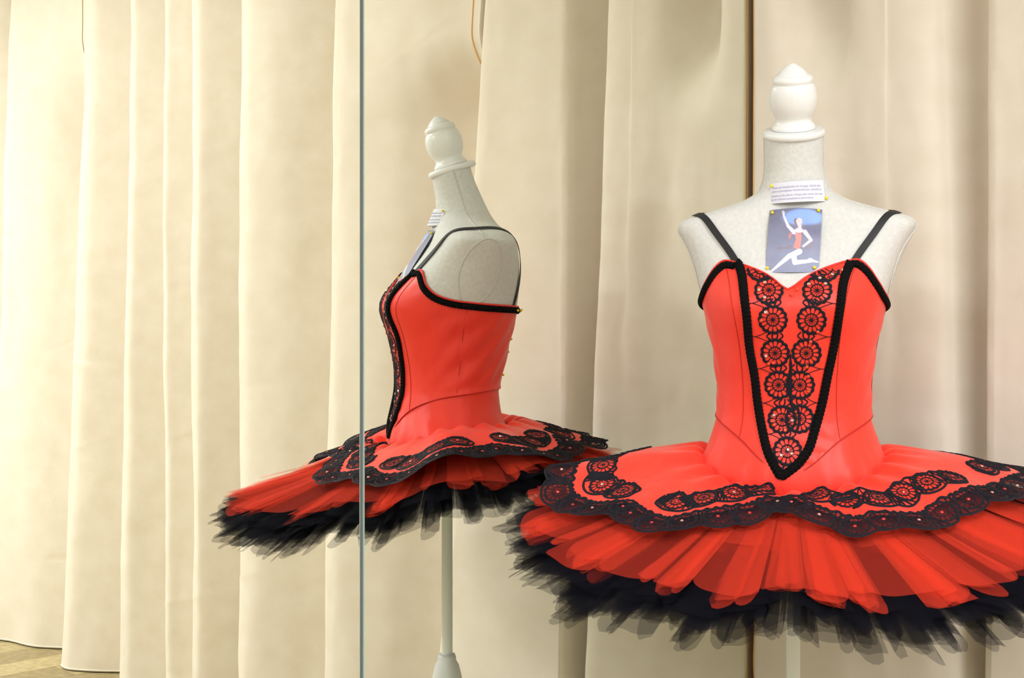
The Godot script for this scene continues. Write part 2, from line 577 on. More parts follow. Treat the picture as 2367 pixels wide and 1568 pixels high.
func make_form() -> void:
	var t := thing("dress_form", "white fabric dress form with round wooden neck finial, wearing the red tutu", "dress form", DRESS_AT, DRESS_TURN)
	var top := 1.526
	var b := body_grid(func(_p): return 0.905, func(p): return top - 0.003 - (body(top, p).z + 0.0105) * 0.306, func(_p, _y): return 0.0, 96, 150)
	var under := PackedVector3Array()
	for c in 96:
		under.append(body(0.905, TAU * c / 96))
	var o := b.v.size()
	b.v.append(Vector3(0, 0.90, 0))
	b.v.append_array(under)
	for c in 96:
		b.tri(o, o + 1 + c, o + 1 + (c + 1) % 96)
	part("torso", b, M.form_jersey, t)
	# neck seams and shoulder seams down to the arm plugs
	for s in [-1.0, 1.0]:
		var p := PackedVector3Array()
		for k in 120:
			var y := lerpf(1.522, 1.372, float(k) / 119)
			p.append(body_side(y, (sec(y)[1] - sec(y)[2]) / 2.0 + 0.006, s, 0.0006))
		part("seam", stitched(p, 0.0013), M.seam_thread, t)
		var rim := PackedVector3Array()
		var rows := []
		for rr in 7:
			var row := PackedVector3Array()
			for k in 72:
				var an := TAU * k / 72
				var f := float(rr) / 6
				row.append(body_side(1.312 + 0.063 * f * sin(an) , -0.035 + (0.040 * cos(an) - 0.012 * sin(an)) * f, s, 0.0022 * (1.0 - f * f) + 0.0006))
			rows.append(row)
		if s > 0:
			rows.reverse()
		b = MB.new()
		b.grid(rows, true)
		part("arm_plug", b, M.form_jersey, t)
		for k in 145:
			var an := TAU * (k % 144) / 144
			rim.append(body_side(1.312 + 0.063 * sin(an), -0.035 + 0.040 * cos(an) - 0.012 * sin(an), s, 0.001))
		part("seam", stitched(rim, 0.0015), M.seam_thread, t)
	# neck cap and finial lean forward with the neck
	var tilt := deg_to_rad(17.0)
	var xf := Transform3D(Basis(Vector3.RIGHT, tilt), Vector3(0, top - 0.001, (0.030 - 0.053) / 2.0 + 0.001))
	b = MB.new()
	b.lathe([[0.0, -0.006], [0.046, -0.006], [0.0495, -0.004], [0.0505, 0.0], [0.0495, 0.004], [0.047, 0.0065], [0.0, 0.0065]], 56, xf)
	part("neck_cap", b, M.white_paint, t)
	b = MB.new()
	b.lathe([[0.0, 0.005], [0.0340, 0.006], [0.0350, 0.009], [0.0342, 0.013], [0.0315, 0.016], [0.0290, 0.020], [0.0280, 0.0235], [0.0292, 0.0275], [0.0325, 0.033], [0.0357, 0.040], [0.0376, 0.048], [0.0382, 0.056], [0.0379, 0.063], [0.0364, 0.071], [0.0340, 0.0770], [0.0318, 0.0800], [0.0306, 0.0812], [0.0316, 0.0828], [0.0326, 0.0860], [0.0316, 0.0902], [0.0285, 0.0934], [0.0248, 0.0948], [0.0238, 0.0954], [0.0232, 0.0972], [0.0195, 0.1015], [0.0135, 0.1068], [0.0072, 0.1110], [0.0028, 0.1130], [0.0, 0.1133]], 56, xf)
	part("finial", b, M.white_paint, t)
	b = MB.new()
	b.lathe([[0.0, 0.50], [0.0112, 0.50], [0.0112, 0.905], [0.0, 0.905]], 28)
	part("pole", b, M.pole_paint, t)
	b = MB.new()
	b.lathe([[0.0, 0.10], [0.024, 0.10], [0.030, 0.115], [0.030, 0.14], [0.024, 0.155], [0.020, 0.17], [0.020, 0.27], [0.026, 0.34], [0.033, 0.40], [0.034, 0.45], [0.030, 0.49], [0.024, 0.513], [0.0185, 0.522], [0.0185, 0.528], [0.016, 0.535], [0.0, 0.535]], 36)
	part("turned_column", b, M.white_paint, t)
	for k in 3:
		var an := TAU * k / 3 + 0.5
		var p := PackedVector3Array()
		var rad := []
		for q in 15:
			var f := float(q) / 14
			var rr := 0.015 + 0.20 * f
			p.append(Vector3(sin(an) * rr, 0.145 - 0.15 * f * f + 0.02 * sin(f * PI) - 0.016 * f, cos(an) * rr))
			rad.append(lerpf(0.017, 0.012, f))
		b = MB.new()
		b.tube(p, rad, 12)
		var leg := part("leg", b, M.white_paint, t)
		b = MB.new()
		b.lathe([[0.0, 0.0], [0.012, 0.0], [0.014, 0.006], [0.013, 0.014], [0.0, 0.018]], 16, Transform3D(Basis(), Vector3(sin(an) * 0.21, -0.04, cos(an) * 0.21)))
		part("foot", b, M.white_paint, leg)


# ---------------------------------------------------------------- the costume
func knots(k: Array, x: float) -> float:
	# a smooth curve through the knots
	for n in k.size() - 1:
		if x <= k[n + 1][0]:
			var h: float = k[n + 1][0] - k[n][0]
			var t: float = clampf((x - k[n][0]) / h, 0, 1)
			var a: Array = k[maxi(n - 1, 0)]
			var d: Array = k[mini(n + 2, k.size() - 1)]
			var m0: float = (k[n + 1][1] - a[1]) / maxf(k[n + 1][0] - a[0], 1e-6) * h
			var m1: float = (d[1] - k[n][1]) / maxf(d[0] - k[n][0], 1e-6) * h
			var t2 := t * t
			var t3 := t2 * t
			return (2.0 * t3 - 3.0 * t2 + 1.0) * k[n][1] + (t3 - 2.0 * t2 + t) * m0 + (3.0 * t2 - 2.0 * t3) * k[n + 1][1] + (t3 - t2) * m1
	return k[k.size() - 1][1]


func adeg(ph: float) -> float:
	return rad_to_deg(absf(wrapf(ph, -PI, PI)))


func y_neck(ph: float) -> float:
	return knots([[0, 1.270], [2.5, 1.276], [6, 1.287], [11, 1.2975], [20, 1.309], [28, 1.3155], [33, 1.316], [42, 1.305], [55, 1.284], [70, 1.265], [90, 1.253], [120, 1.247], [180, 1.243]], adeg(ph))


func y_seam(ph: float) -> float:
	return knots([[0, 0.978], [10, 0.995], [33, 1.035], [60, 1.058], [90, 1.070], [130, 1.078], [180, 1.078]], adeg(ph))


func y_hip(ph: float) -> float:
	return knots([[0, 0.950], [45, 0.965], [90, 0.985], [180, 0.995]], adeg(ph))


const NECK_X := [[0, 1.270], [0.0107, 1.276], [0.0235, 1.287], [0.04, 1.2975], [0.065, 1.309], [0.085, 1.3155], [0.12, 1.3155]]


func front_at(p: Vector2, off: float) -> Vector3:
	# the bodice front as a map from (across, height)
	var e := 0.0012
	p.y = minf(p.y, knots(NECK_X, absf(p.x)) - 0.0015)
	var z := body_z(p.x, p.y, true, 0.004)
	var q := Vector3(p.x, p.y, z)
	var n := Vector3(-(body_z(p.x + e, p.y, true, 0.004) - z) / e, -(body_z(p.x, p.y + e, true, 0.004) - z) / e, 1.0).normalized()
	return q + n * (off + 0.0006)


const PLATE_R := [0.14, 0.20, 0.27, 0.36, 0.47]
const PLATE_Y := [
	[[0, 0.957], [45, 0.975], [82, 1.004], [135, 1.012], [180, 1.014]],
	[[0, 0.947], [45, 0.963], [82, 1.000], [135, 1.006], [180, 1.006]],
	[[0, 0.920], [45, 0.938], [82, 0.988], [135, 0.994], [180, 0.988]],
	[[0, 0.896], [45, 0.910], [82, 0.964], [135, 0.972], [180, 0.962]],
	[[0, 0.869], [45, 0.880], [82, 0.944], [135, 0.952], [180, 0.945]]]


func reach(th: float) -> float:
	# the skirt is squashed where it meets the mirror and the curtain, and shorter behind
	var d := rad_to_deg(wrapf(th, -PI, PI))
	var f := 1.0 - 0.19 * smoothstep(95.0, 170.0, absf(d))
	f *= 1.0 - 0.10 * exp(-pow(wrapf(d + 121.0, -180, 180) / 32.0, 2))
	return f


func plate(r: float, th: float) -> float:
	var d := adeg(th)
	var rr := r / reach(th)
	var t := clampf((rr - 0.14) / 0.33, 0.0, 1.3)
	var k := []
	for n in 5:
		k.append([PLATE_R[n], knots(PLATE_Y[n], d)])
	var y := knots(k, rr)
	if rr > 0.47:
		y -= (rr - 0.47) * (k[3][1] - k[4][1]) / 0.11
	y += t * 0.007 * sin(th * 7.0 + 1.0) + t * 0.007 * sin(th * 13.0 + 0.3)
	return y


func plate_at(p: Vector2, off: float) -> Vector3:
	# the overskirt: the plate with the gathers of its satin
	var r := p.length()
	var th := atan2(p.x, p.y)
	var fold := 0.0045 * sin(th * 23.0) * smoothstep(0.24, 0.14, r) + 0.003 * sin(th * 11.0 + 1.0) * smoothstep(0.15, 0.3, r)
	var sd := rad_to_deg(wrapf(th, -PI, PI))
	var t := clampf((r - 0.14) / 0.33, 0.0, 1.0)
	fold += t * (0.030 * exp(-pow((sd + 80.0) / 9.0, 2)) - 0.006 * exp(-pow((sd + 60.0) / 9.0, 2)) - 0.006 * exp(-pow((sd + 98.0) / 9.0, 2)))
	return Vector3(p.x, plate(r, th) + 0.006 + fold + off * 1.1, p.y)


func lace_line(b: MB, pts: PackedVector2Array, width: Variant, at: Callable, h: float, closed := false) -> void:
	# a raised thread laid along a 2D path on a surface
	var rows := []
	var n := pts.size()
	for k in n:
		var a := pts[(k - 1 + n) % n] if closed else pts[maxi(k - 1, 0)]
		var c := pts[(k + 1) % n] if closed else pts[mini(k + 1, n - 1)]
		var t := (c - a).normalized()
		var s := Vector2(-t.y, t.x)
		var w: float = (width[k] if width is Array else width) * 0.5
		rows.append(PackedVector3Array([at.call(pts[k] - s * w, 0.0), at.call(pts[k], h), at.call(pts[k] + s * w, 0.0)]))
	b.grid(rows, false, closed)


func flower(b: MB, c: Vector2, R: float, rot: float, at: Callable, fine: bool) -> void:
	var np := 14
	var seg := np * (6 if fine else 4)
	var h := 0.0011
	var rows := [PackedVector3Array(), PackedVector3Array(), PackedVector3Array()]
	for k in seg:
		var an := rot + TAU * k / seg
		var q := absf(cos((an - rot) * np / 2.0))      # 1 at the spokes, 0 in mid petal
		var dirv := Vector2(cos(an), sin(an))
		var lobe := sqrt(maxf(1.0 - q * q, 0.0))      # 1 in mid petal
		var r_out := R * (0.955 + 0.085 * lobe)
		var r_in := R * (0.70 + 0.135 * pow(lobe, 0.6))
		rows[0].append(at.call(c + dirv * r_out, 0.0))
		rows[1].append(at.call(c + dirv * (r_out + r_in) * 0.5, h))
		rows[2].append(at.call(c + dirv * r_in, 0.0))
	b.grid(rows, true)
	for k in np:
		var an := rot + TAU * k / np
		var dirv := Vector2(cos(an), sin(an))
		lace_line(b, PackedVector2Array([c + dirv * R * 0.42, c + dirv * R * 0.6, c + dirv * R * 0.78]), [R * 0.05, R * 0.045, R * 0.11], at, h * 0.7)
	var ring := PackedVector2Array()
	for k in (24 if fine else 14):
		var an := TAU * k / (24 if fine else 14)
		ring.append(c + Vector2(cos(an), sin(an)) * R * 0.43)
	lace_line(b, ring, R * 0.085, at, h, true)
	for k in (12 if fine else 8):
		var an := rot + TAU * k / (12 if fine else 8)
		var dirv := Vector2(cos(an), sin(an))
		lace_line(b, PackedVector2Array([c + dirv * R * 0.06, c + dirv * R * 0.41]), R * 0.04, at, h * 0.5)
	var dot := PackedVector2Array()
	for k in 8:
		dot.append(c + Vector2(cos(TAU * k / 8), sin(TAU * k / 8)) * R * 0.06)
	lace_line(b, dot, R * 0.11, at, h, true)


func spline2(p: Array, n: int) -> PackedVector2Array:
	var out := PackedVector2Array()
	for k in n + 1:
		var f := float(k) / n * (p.size() - 1)
		var s := mini(int(f), p.size() - 2)
		out.append(catmull(p[maxi(s - 1, 0)], p[s], p[s + 1], p[mini(s + 2, p.size() - 1)], f - s))
	return out


func braid(P: PackedVector3Array, N: PackedVector3Array, wide: float) -> MB:
	# three plaited strands laid on a surface along P with normals N
	var b := MB.new()
	var length := 0.0
	var at := [0.0]
	for k in P.size() - 1:
		length += P[k].distance_to(P[k + 1])
		at.append(length)
	var steps := int(length / 0.0016)
	for s in 3:
		var path := PackedVector3Array()
		var q := 0
		for k in steps + 1:
			var d := length * k / steps
			while q < P.size() - 2 and at[q + 1] < d:
				q += 1
			var f: float = clampf((d - at[q]) / maxf(at[q + 1] - at[q], 1e-6), 0, 1)
			var p := P[q].lerp(P[q + 1], f)
			var n := N[q].lerp(N[q + 1], f).normalized()
			var side := n.cross(P[q + 1] - P[q]).normalized()
			var ph := d / 0.019 * TAU + TAU * s / 3
			path.append(p + side * sin(ph) * wide * 0.40 + n * (0.0016 + 0.0013 * cos(2.0 * ph)))
		b.tube(path, wide * 0.27, 6)
	return b


func gem(r: float) -> MB:
	var b := MB.new()
	for q in 8:
		var a0 := TAU * q / 8
		var a1 := TAU * (q + 1) / 8
		var o := b.v.size()
		for v in [Vector3(cos(a0) * r, sin(a0) * r, 0), Vector3(cos(a1) * r, sin(a1) * r, 0), Vector3(cos(a1) * r * 0.55, sin(a1) * r * 0.55, r * 0.42), Vector3(cos(a0) * r * 0.55, sin(a0) * r * 0.55, r * 0.42), Vector3(0, 0, r * 0.46)]:
			b.v.append(v)
		b.tri(o, o + 2, o + 1); b.tri(o, o + 3, o + 2)
		var c := b.v.size()
		for v in [3, 2, 4]:
			b.v.append(b.v[o + v])
		b.tri(c, c + 2, c + 1)
	return b


func set_gem(at: Callable, p: Vector2, shape: Mesh, m: Material, parent: Node) -> void:
	var o := part("rhinestone", shape, m, parent)
	var q: Vector3 = at.call(p, 0.0012)
	var x: Vector3 = (at.call(p + Vector2(0.002, 0), 0.0012) - q).normalized()
	var y: Vector3 = (at.call(p + Vector2(0, 0.002), 0.0012) - q).normalized()
	var n := x.cross(y).normalized()
	if at == plate_at:
		n = -n
	o.transform = Transform3D(Basis(x, n.cross(x), n), q)


func make_dress() -> void:
	var t := thing("tutu_costume", "red satin ballet tutu with black lace, worn by the dress form", "tutu", DRESS_AT, DRESS_TURN)
	# bodice: diagonal pull folds at the sides, a gathered centre
	var b := body_grid(y_seam, y_neck, func(p, y):
		var d := adeg(p)
		var folds := smoothstep(50.0, 85.0, d) * 0.0013 * (0.6 + sin(y * 100.0 - d * 0.22 + 0.9 * sin(d * 0.07))) * smoothstep(0.0, 0.03, y - y_seam(p)) * smoothstep(0.0, 0.05, y_neck(p) - y)
		var low := smoothstep(1.10, 1.0, y) * smoothstep(40.0, 20.0, d) * 0.0012 * sin(y * 230.0 + d * 0.2)
		return 0.0035 + folds + low + 0.0025 * smoothstep(0.012, 0.0, y - y_seam(p)) * smoothstep(60.0, 120.0, d), 144, 70)
	var bod := part("bodice", b, M.red_satin, t)
	b = body_grid(y_hip, func(p): return y_seam(p) + 0.006, func(p, y):
		var fl := smoothstep(1.05, 0.965, y)
		return 0.002 + fl * 0.004 + 0.0014 * fl * sin(p * 22.0) + 0.0012 * sin(y * 80.0 + adeg(p) * 0.07) * smoothstep(40.0, 80.0, adeg(p)), 144, 26)
	part("basque", b, M.red_satin, t)
	# piping along the neckline, the waist seam, princess seams and side seams
	var nk := PackedVector3Array()
	var ws := PackedVector3Array()
	for k in 240:
		var ph := TAU * k / 240
		nk.append(body(y_neck(ph), ph, 0.0035))
		ws.append(body(y_seam(ph), ph, 0.0042))
	b = MB.new()
	b.tube(nk, 0.0020, 6, true)
	part("neck_piping", b, M.red_piping, bod)
	b = MB.new()
	b.tube(ws, 0.0011, 6, true)
	part("waist_seam", b, M.red_seam, bod)
	for s in [-1.0, 1.0]:
		for q in [[32.0, 35.0], [92.0, 88.0]]:
			var p := PackedVector3Array()
			for k in 40:
				var ph: float = deg_to_rad(lerpf(q[0], q[1], k / 39.0)) * s
				p.append(body(lerpf(y_neck(ph) - 0.004, y_seam(ph), k / 39.0), ph, 0.0038))
			b = MB.new()
			b.tube(p, 0.0006, 5)
			part("dart_seam", b, M.red_seam, bod)
	# black plaited braid: the two long sides of the front V and the arm edges
	var vl := [Vector2(-0.0815, 1.3147), Vector2(-0.0715, 1.2903), Vector2(-0.0624, 1.2362), Vector2(-0.0594, 1.1823), Vector2(-0.0521, 1.1349), Vector2(-0.0477, 1.0942), Vector2(-0.0406, 1.0542), Vector2(-0.0297, 1.0152), Vector2(-0.0107, 0.9815)]
	var vr := [Vector2(0.0925, 1.3125), Vector2(0.0828, 1.2827), Vector2(0.0769, 1.2362), Vector2(0.068, 1.183), Vector2(0.058, 1.1361), Vector2(0.0501, 1.0958), Vector2(0.0399, 1.056), Vector2(0.0299, 1.0232), Vector2(0.0121, 0.9989), Vector2(-0.0107, 0.9815)]
	for v in [vl, vr]:
		var P := PackedVector3Array()
		var N := PackedVector3Array()
		for q in spline2(v, 60):
			P.append(front_at(q, 0.0))
			N.append((front_at(q, 0.01) - front_at(q, 0.0)).normalized())
		part("braid", braid(P, N, 0.0115), M.black_braid, t)
	for s in [-1.0, 1.0]:
		var P := PackedVector3Array()
		var N := PackedVector3Array()
		for k in 90:
			var ph: float = s * deg_to_rad(lerpf(26.0, 172.0, k / 89.0))
			P.append(body(y_neck(ph) - 0.0075, ph, 0.004))
			N.append((body(y_neck(ph), ph, 0.05) - body(y_neck(ph), ph, 0.0)).normalized())
		part("braid", braid(P, N, 0.0105), M.black_braid, t)
	# lace on the front V
	var lace := MB.new()
	var cl := [Vector2(-0.0285, 1.2689), Vector2(-0.0221, 1.2235), Vector2(-0.0197, 1.172), Vector2(-0.0151, 1.1222), Vector2(-0.0099, 1.0685), Vector2(-0.0013, 1.0207)]
	var cr := [Vector2(0.0441, 1.268), Vector2(0.0359, 1.223), Vector2(0.0275, 1.1723), Vector2(0.0172, 1.1226), Vector2(0.0164, 1.0703)]
	for col in 2:
		var c: Array = cl if col == 0 else cr
		var edge := spline2(vl if col == 0 else vr, 80)
		var sgn := -1.0 if col == 0 else 1.0
		for k in c.size():
			# leaf-shaped bars between neighbours and the branch towards the braid
			var up: Vector2 = c[k] + Vector2(0.004 * sgn, 0.0262)
			var ex := 0.0
			for q in edge:
				if absf(q.y - up.y) < 0.006:
					ex = q.x
			var tip := Vector2(lerpf(up.x, ex, 0.72), up.y - 0.001)
			if absf(ex - up.x) > 0.012:
				lace_line(lace, spline2([Vector2(up.x + sgn * 0.006, up.y + 0.008), Vector2(lerpf(up.x, tip.x, 0.55), tip.y + 0.004), tip, Vector2(ex, up.y - 0.001)], 10), 0.0011, front_at, 0.0006)
				lace_line(lace, spline2([Vector2(up.x + sgn * 0.007, up.y - 0.009), Vector2(lerpf(up.x, tip.x, 0.55), tip.y - 0.004), tip], 8), 0.0011, front_at, 0.0006)
			if k > 0 or true:
				for o in [-0.010, -0.0035, 0.0035, 0.010]:
					var m: Vector2 = c[k] + Vector2(0, 0.0262)
					lace_line(lace, spline2([m + Vector2(o * 0.55, -0.006), m + Vector2(o * 1.25, 0.0), m + Vector2(o * 0.55 + 0.002 * sgn * -1.0, 0.006)], 6), 0.0022, front_at, 0.0008)
	# the overlapping middle below the sweetheart
	lace_line(lace, spline2([Vector2(0.0035, 1.172), Vector2(0.0035, 1.150), Vector2(0.002, 1.122), Vector2(0.0045, 1.095), Vector2(0.010, 1.083)], 24), range(25).map(func(k): return minf(0.0012 + k * 0.0006, 0.0050) * (1.0 + 0.25 * sin(k * 1.7))), front_at, 0.0009)
	lace_line(lace, spline2([Vector2(0.013, 1.09), Vector2(0.0165, 1.07), Vector2(0.012, 1.05)], 16), 0.004, front_at, 0.0009)
	lace_line(lace, spline2([Vector2(-0.008, 0.995), Vector2(-0.004, 1.0), Vector2(0.004, 0.996)], 8), 0.003, front_at, 0.0009)
	lace_line(lace, spline2([Vector2(-0.012, 0.996), Vector2(-0.005, 0.992), Vector2(0.002, 0.993)], 8), 0.003, front_at, 0.0009)
	var net := Node3D.new()
	net.name = "lace_panel"
	t.add_child(net, true)
	part("lace_threads", lace, M.black_lace, net).set_meta("kind", "stuff")
	for col in 2:
		var c: Array = cl if col == 0 else cr
		for k in c.size():
			b = MB.new()
			flower(b, c[k], 0.0222, 0.2 * k + col, front_at, true)
			part("lace_flower", b, M.black_lace, net)
	# the half flowers cut off by the neckline
	for q in [[Vector2(-0.0415, 1.306), 1.0], [Vector2(0.054, 1.3045), -1.0]]:
		b = MB.new()
		var c0: Vector2 = q[0]
		for rr in [[1.0, 0.0042], [0.55, 0.0018]]:
			var pts := PackedVector2Array()
			for k in 25:
				var an := lerpf(PI * 1.04, PI * 1.86, k / 24.0) + (0.0 if q[1] > 0 else 0.22)
				pts.append(c0 + Vector2(cos(an), sin(an)) * 0.0222 * rr[0] * (1.0 + 0.03 * sin(k * 1.8)))
			lace_line(b, pts, rr[1], front_at, 0.001)
		for k in 7:
			var an := lerpf(PI * 1.1, PI * 1.8, k / 6.0) + (0.0 if q[1] > 0 else 0.22)
			lace_line(b, PackedVector2Array([c0 + Vector2(cos(an), sin(an)) * 0.0125, c0 + Vector2(cos(an), sin(an)) * 0.0205]), 0.0012, front_at, 0.0008)
		part("lace_flower", b, M.black_lace, net)
	# stones
	var g0 := gem(0.0029).mesh()
	var pale := [Vector2(-0.0356, 1.2804), Vector2(-0.0437, 1.2689), Vector2(-0.0346, 1.2575), Vector2(0.0002, 1.2708), Vector2(0.0315, 1.2774), Vector2(0.0473, 1.2867), Vector2(0.0657, 1.2925), Vector2(0.081, 1.2990), Vector2(0.056, 1.2779), Vector2(-0.0325, 1.2348), Vector2(-0.0338, 1.1671), Vector2(-0.0226, 1.0748), Vector2(0.0053, 1.0675), Vector2(-0.0104, 1.0139), Vector2(0.0, 1.0227), Vector2(0.006, 1.017)]
	for p in pale:
		set_gem(front_at, p, g0, M.stone_pale, net)
	for p in [Vector2(-0.0226, 1.1565), Vector2(0.0279, 1.1509), Vector2(0.0297, 1.1361), Vector2(0.0058, 1.2614), Vector2(0.014, 1.2694), Vector2(-0.030, 1.155), Vector2(0.045, 1.205), Vector2(0.034, 1.19), Vector2(-0.04, 1.222), Vector2(0.03, 1.113), Vector2(-0.03, 1.116), Vector2(-0.022, 1.06), Vector2(-0.005, 1.052)]:
		set_gem(front_at, p, g0, M.stone_orange, net)
	# shoulder straps
	for s in [-1.0, 1.0]:
		var xs: Array = [0.0815, 0.166, 0.152, 0.092] if s < 0 else [0.096, 0.168, 0.152, 0.092]
		var mid := PackedVector3Array()
		for k in 56:
			var f := k / 55.0
			var x: float = s * (lerpf(xs[0], xs[1], f / 0.36) if f < 0.36 else lerpf(xs[1], xs[3], smoothstep(0.33, 0.80, f)))
			var y0 := 1.30
			var z0 := -0.03
			var an := lerpf(deg_to_rad(6.0), deg_to_rad(222.0), f)
			var rad := 0.19
			while rad > 0.02 and not inside(x, y0 + sin(an) * rad, z0 + cos(an) * rad):
				rad -= 0.0005
			var q := Vector3(x, y0 + sin(an) * (rad + 0.0036), z0 + cos(an) * (rad + 0.0036))
			if q.y > 1.235:
				mid.append(q)
		for pass_ in 6:
			var old := mid.duplicate()
			for k in range(1, mid.size() - 1):
				mid[k] = (old[k - 1] + old[k] * 2.0 + old[k + 1]) / 4.0
		var rows := []
		for k in mid.size():
			var tn := (mid[mini(k + 1, mid.size() - 1)] - mid[maxi(k - 1, 0)]).normalized()
			var outw := (mid[k] - Vector3(mid[k].x - s * 0.045, 1.28, -0.035))
			var side := tn.cross(outw).normalized() * 0.0055
			var n := side.cross(tn).normalized() * 0.0006
			rows.append(PackedVector3Array([mid[k] - side - n, mid[k] - side + n, mid[k] + side + n, mid[k] + side - n]))
		b = MB.new()
		b.grid(rows, true)
		part("strap", b, M.strap_tape, t)
	make_skirt(t)


# the overskirt's seven panels: how far out the edge lies at each bearing (degrees) round the waist
const PANELS := [
	[[-50, 0.300], [-41, 0.305], [-32, 0.288], [-18, 0.235], [-8, 0.205], [0, 0.175]],
	[[0, 0.175], [8, 0.212], [17, 0.238], [38, 0.268], [60, 0.285], [73, 0.315], [80, 0.310]],
	[[80, 0.310], [90, 0.350], [104, 0.368], [120, 0.355], [130, 0.310]],
	[[130, 0.310], [142, 0.352], [160, 0.355], [172, 0.345], [180, 0.300]],
	[[180, 0.300], [190, 0.345], [202, 0.360], [214, 0.355], [223, 0.310]],
	[[223, 0.310], [232, 0.355], [245, 0.370], [258, 0.360], [267, 0.312]],
	[[267, 0.312], [274, 0.352], [286, 0.368], [299, 0.355], [310, 0.300]]]


func make_skirt(t: Node3D) -> void:
	var dark := gem(0.0030).mesh()
	var pn := 0
	for P in PANELS:
		pn += 1
		var edge := PackedVector2Array()
		var ne := 72
		for k in ne + 1:
			var u := float(k) / ne
			var d: float = lerpf(P[0][0] - 0.25, P[P.size() - 1][0] + 0.25, u)
			var th := deg_to_rad(d)
			var r: float = (knots(P, d) + 0.003 * sin(th * 19.0) + 0.002 * sin(th * 31.0 + 1.0)) * reach(th)
			edge.append(Vector2(sin(th), cos(th)) * r)
		var rows := []
		for q in 29:
			var row := PackedVector3Array()
			for k in ne + 1:
				var th := atan2(edge[k].x, edge[k].y)
				var r0 := 0.122 + 0.018 * absf(sin(th))
				var r := lerpf(r0, edge[k].length(), q / 28.0)
				var p := edge[k].normalized() * r
				var tuck := -0.02 * smoothstep(0.16, 0.122, r)
				row.append(plate_at(p, tuck))
			rows.append(row)
		var b := MB.new()
		b.grid(rows)
		part("overskirt_panel", b, M.red_satin, t)
		# two rows of flower lace: one over the edge, one further in
		for band in 2:
			var line := PackedVector2Array()
			for k in ne + 1:
				var d := edge[mini(k + 1, ne)] - edge[maxi(k - 1, 0)]
				var nrm := Vector2(-d.y, d.x).normalized()
				if nrm.dot(edge[k]) < 0.0:
					nrm = -nrm
				nrm = (nrm * 0.6 + edge[k].normalized()).normalized()
				var u := float(k) / ne
				if band == 1 and (u < 0.06 or u > 0.94):
					continue
				line.append(edge[k] + (nrm * 0.014 if band == 0 else -nrm * (0.052 + 0.002 * sin(u * 17.0 + pn))))
			var lace := MB.new()
			var acc := 0.0
			var spots := []
			var gap := 0.049 if band == 0 else 0.047
			var R := 0.0230 if band == 0 else 0.0215
			var since := gap * 0.5
			for k in line.size() - 1:
				since += line[k].distance_to(line[k + 1])
				acc += line[k].distance_to(line[k + 1])
				if since >= gap:
					since -= gap
					spots.append(line[k + 1])
			# scalloped outer border, straighter inner border and cross threads
			var border_a := PackedVector2Array()
			var border_b := PackedVector2Array()
			var base_rows := []
			var run := 0.0
			var dense := PackedVector2Array()
			for k in line.size() - 1:
				for f in 4:
					dense.append(line[k].lerp(line[k + 1], f / 4.0))
			dense.append(line[line.size() - 1])
			for k in dense.size():
				var d := dense[mini(k + 1, dense.size() - 1)] - dense[maxi(k - 1, 0)]
				var nrm := Vector2(-d.y, d.x).normalized()
				if nrm.dot(dense[k]) < 0.0:
					nrm = -nrm
				if k:
					run += dense[k].distance_to(dense[k - 1])
				var taper := minf(1.0, minf(float(k), float(dense.size() - 1 - k)) / 14.0 + (0.35 if band == 0 else 0.06))
				var sc := absf(sin(PI * run / gap))
				border_a.append(dense[k] + nrm * R * taper * (0.85 + 0.32 * sc))
				border_b.append(dense[k] - nrm * R * taper * (0.95 + 0.10 * sin(run * 400.0)))
				base_rows.append(PackedVector3Array([plate_at(border_a[k], 0.0008), plate_at(dense[k], 0.0008), plate_at(border_b[k], 0.0008)]))
			lace_line(lace, border_a, 0.0042, plate_at, 0.0022)
			lace_line(lace, border_b, 0.0048 if band == 0 else 0.0036, plate_at, 0.0024)
			for k in range(3, dense.size() - 3, 5):
				var j := mini(k + 5, dense.size() - 1)
				if spots.size() and dense[k].distance_to(nearest(spots, dense[k])) > R * 0.7:
					lace_line(lace, spline2([border_a[k], dense[k] + (dense[j] - dense[k]) * 0.4, border_b[j]], 5), 0.0022, plate_at, 0.0016)
					lace_line(lace, spline2([border_b[k], dense[k] + (dense[j] - dense[k]) * 0.4, border_a[j]], 5), 0.0022, plate_at, 0.0016)
			var o := part("lace_edging" if band == 0 else "lace_band", lace, M.black_lace, t)
			var nb := MB.new()
			nb.grid(base_rows)
			if band == 0:
				part("net_backing", nb, M.black_net, o)
			var q := 0
			for s in spots:
				b = MB.new()
				flower(b, s, R, q * 0.7, plate_lace, false)
				part("lace_flower", b, M.black_lace, o)
				if q % 2 == (pn + band) % 2 or band == 0:
					set_gem(plate_at, s, dark, M.stone_red if (q + pn) % 3 else M.stone_pale, o)
				q += 1
	# tulle: two red layers over five longer black ones
	#     reach, drop below the plate, flat width, fold width, extra folds, vertical swing, reach of the flats, raggedness
	tulle(t, "red_tulle_layer", M.red_tulle, 0.450, 0.006, [8.0, 17.0], [2.0, 4.5], 0.12, 0.011, 1.0, 0.08, 1)
	tulle(t, "red_tulle_layer", M.red_tulle, 0.452, 0.010, [10.0, 23.0], [4.0, 9.0], 0.55, 0.009, 0.66, 0.08, 2)
	tulle(t, "red_tulle_layer", M.red_tulle, 0.448, 0.014, [16.0, 34.0], [4.0, 8.0], 0.70, 0.009, 0.66, 0.08, 8)
	tulle(t, "red_tulle_layer", M.red_tulle, 0.300, 0.016, [6.0, 9.0], [4.0, 6.0], 0.9, 0.006, 1.0, 0.04, 9)
	tulle(t, "black_tulle_layer", M.black_tulle, 0.456, 0.024, [5.0, 11.0], [2.0, 5.0], 0.4, 0.012, 1.0, 0.08, 3)
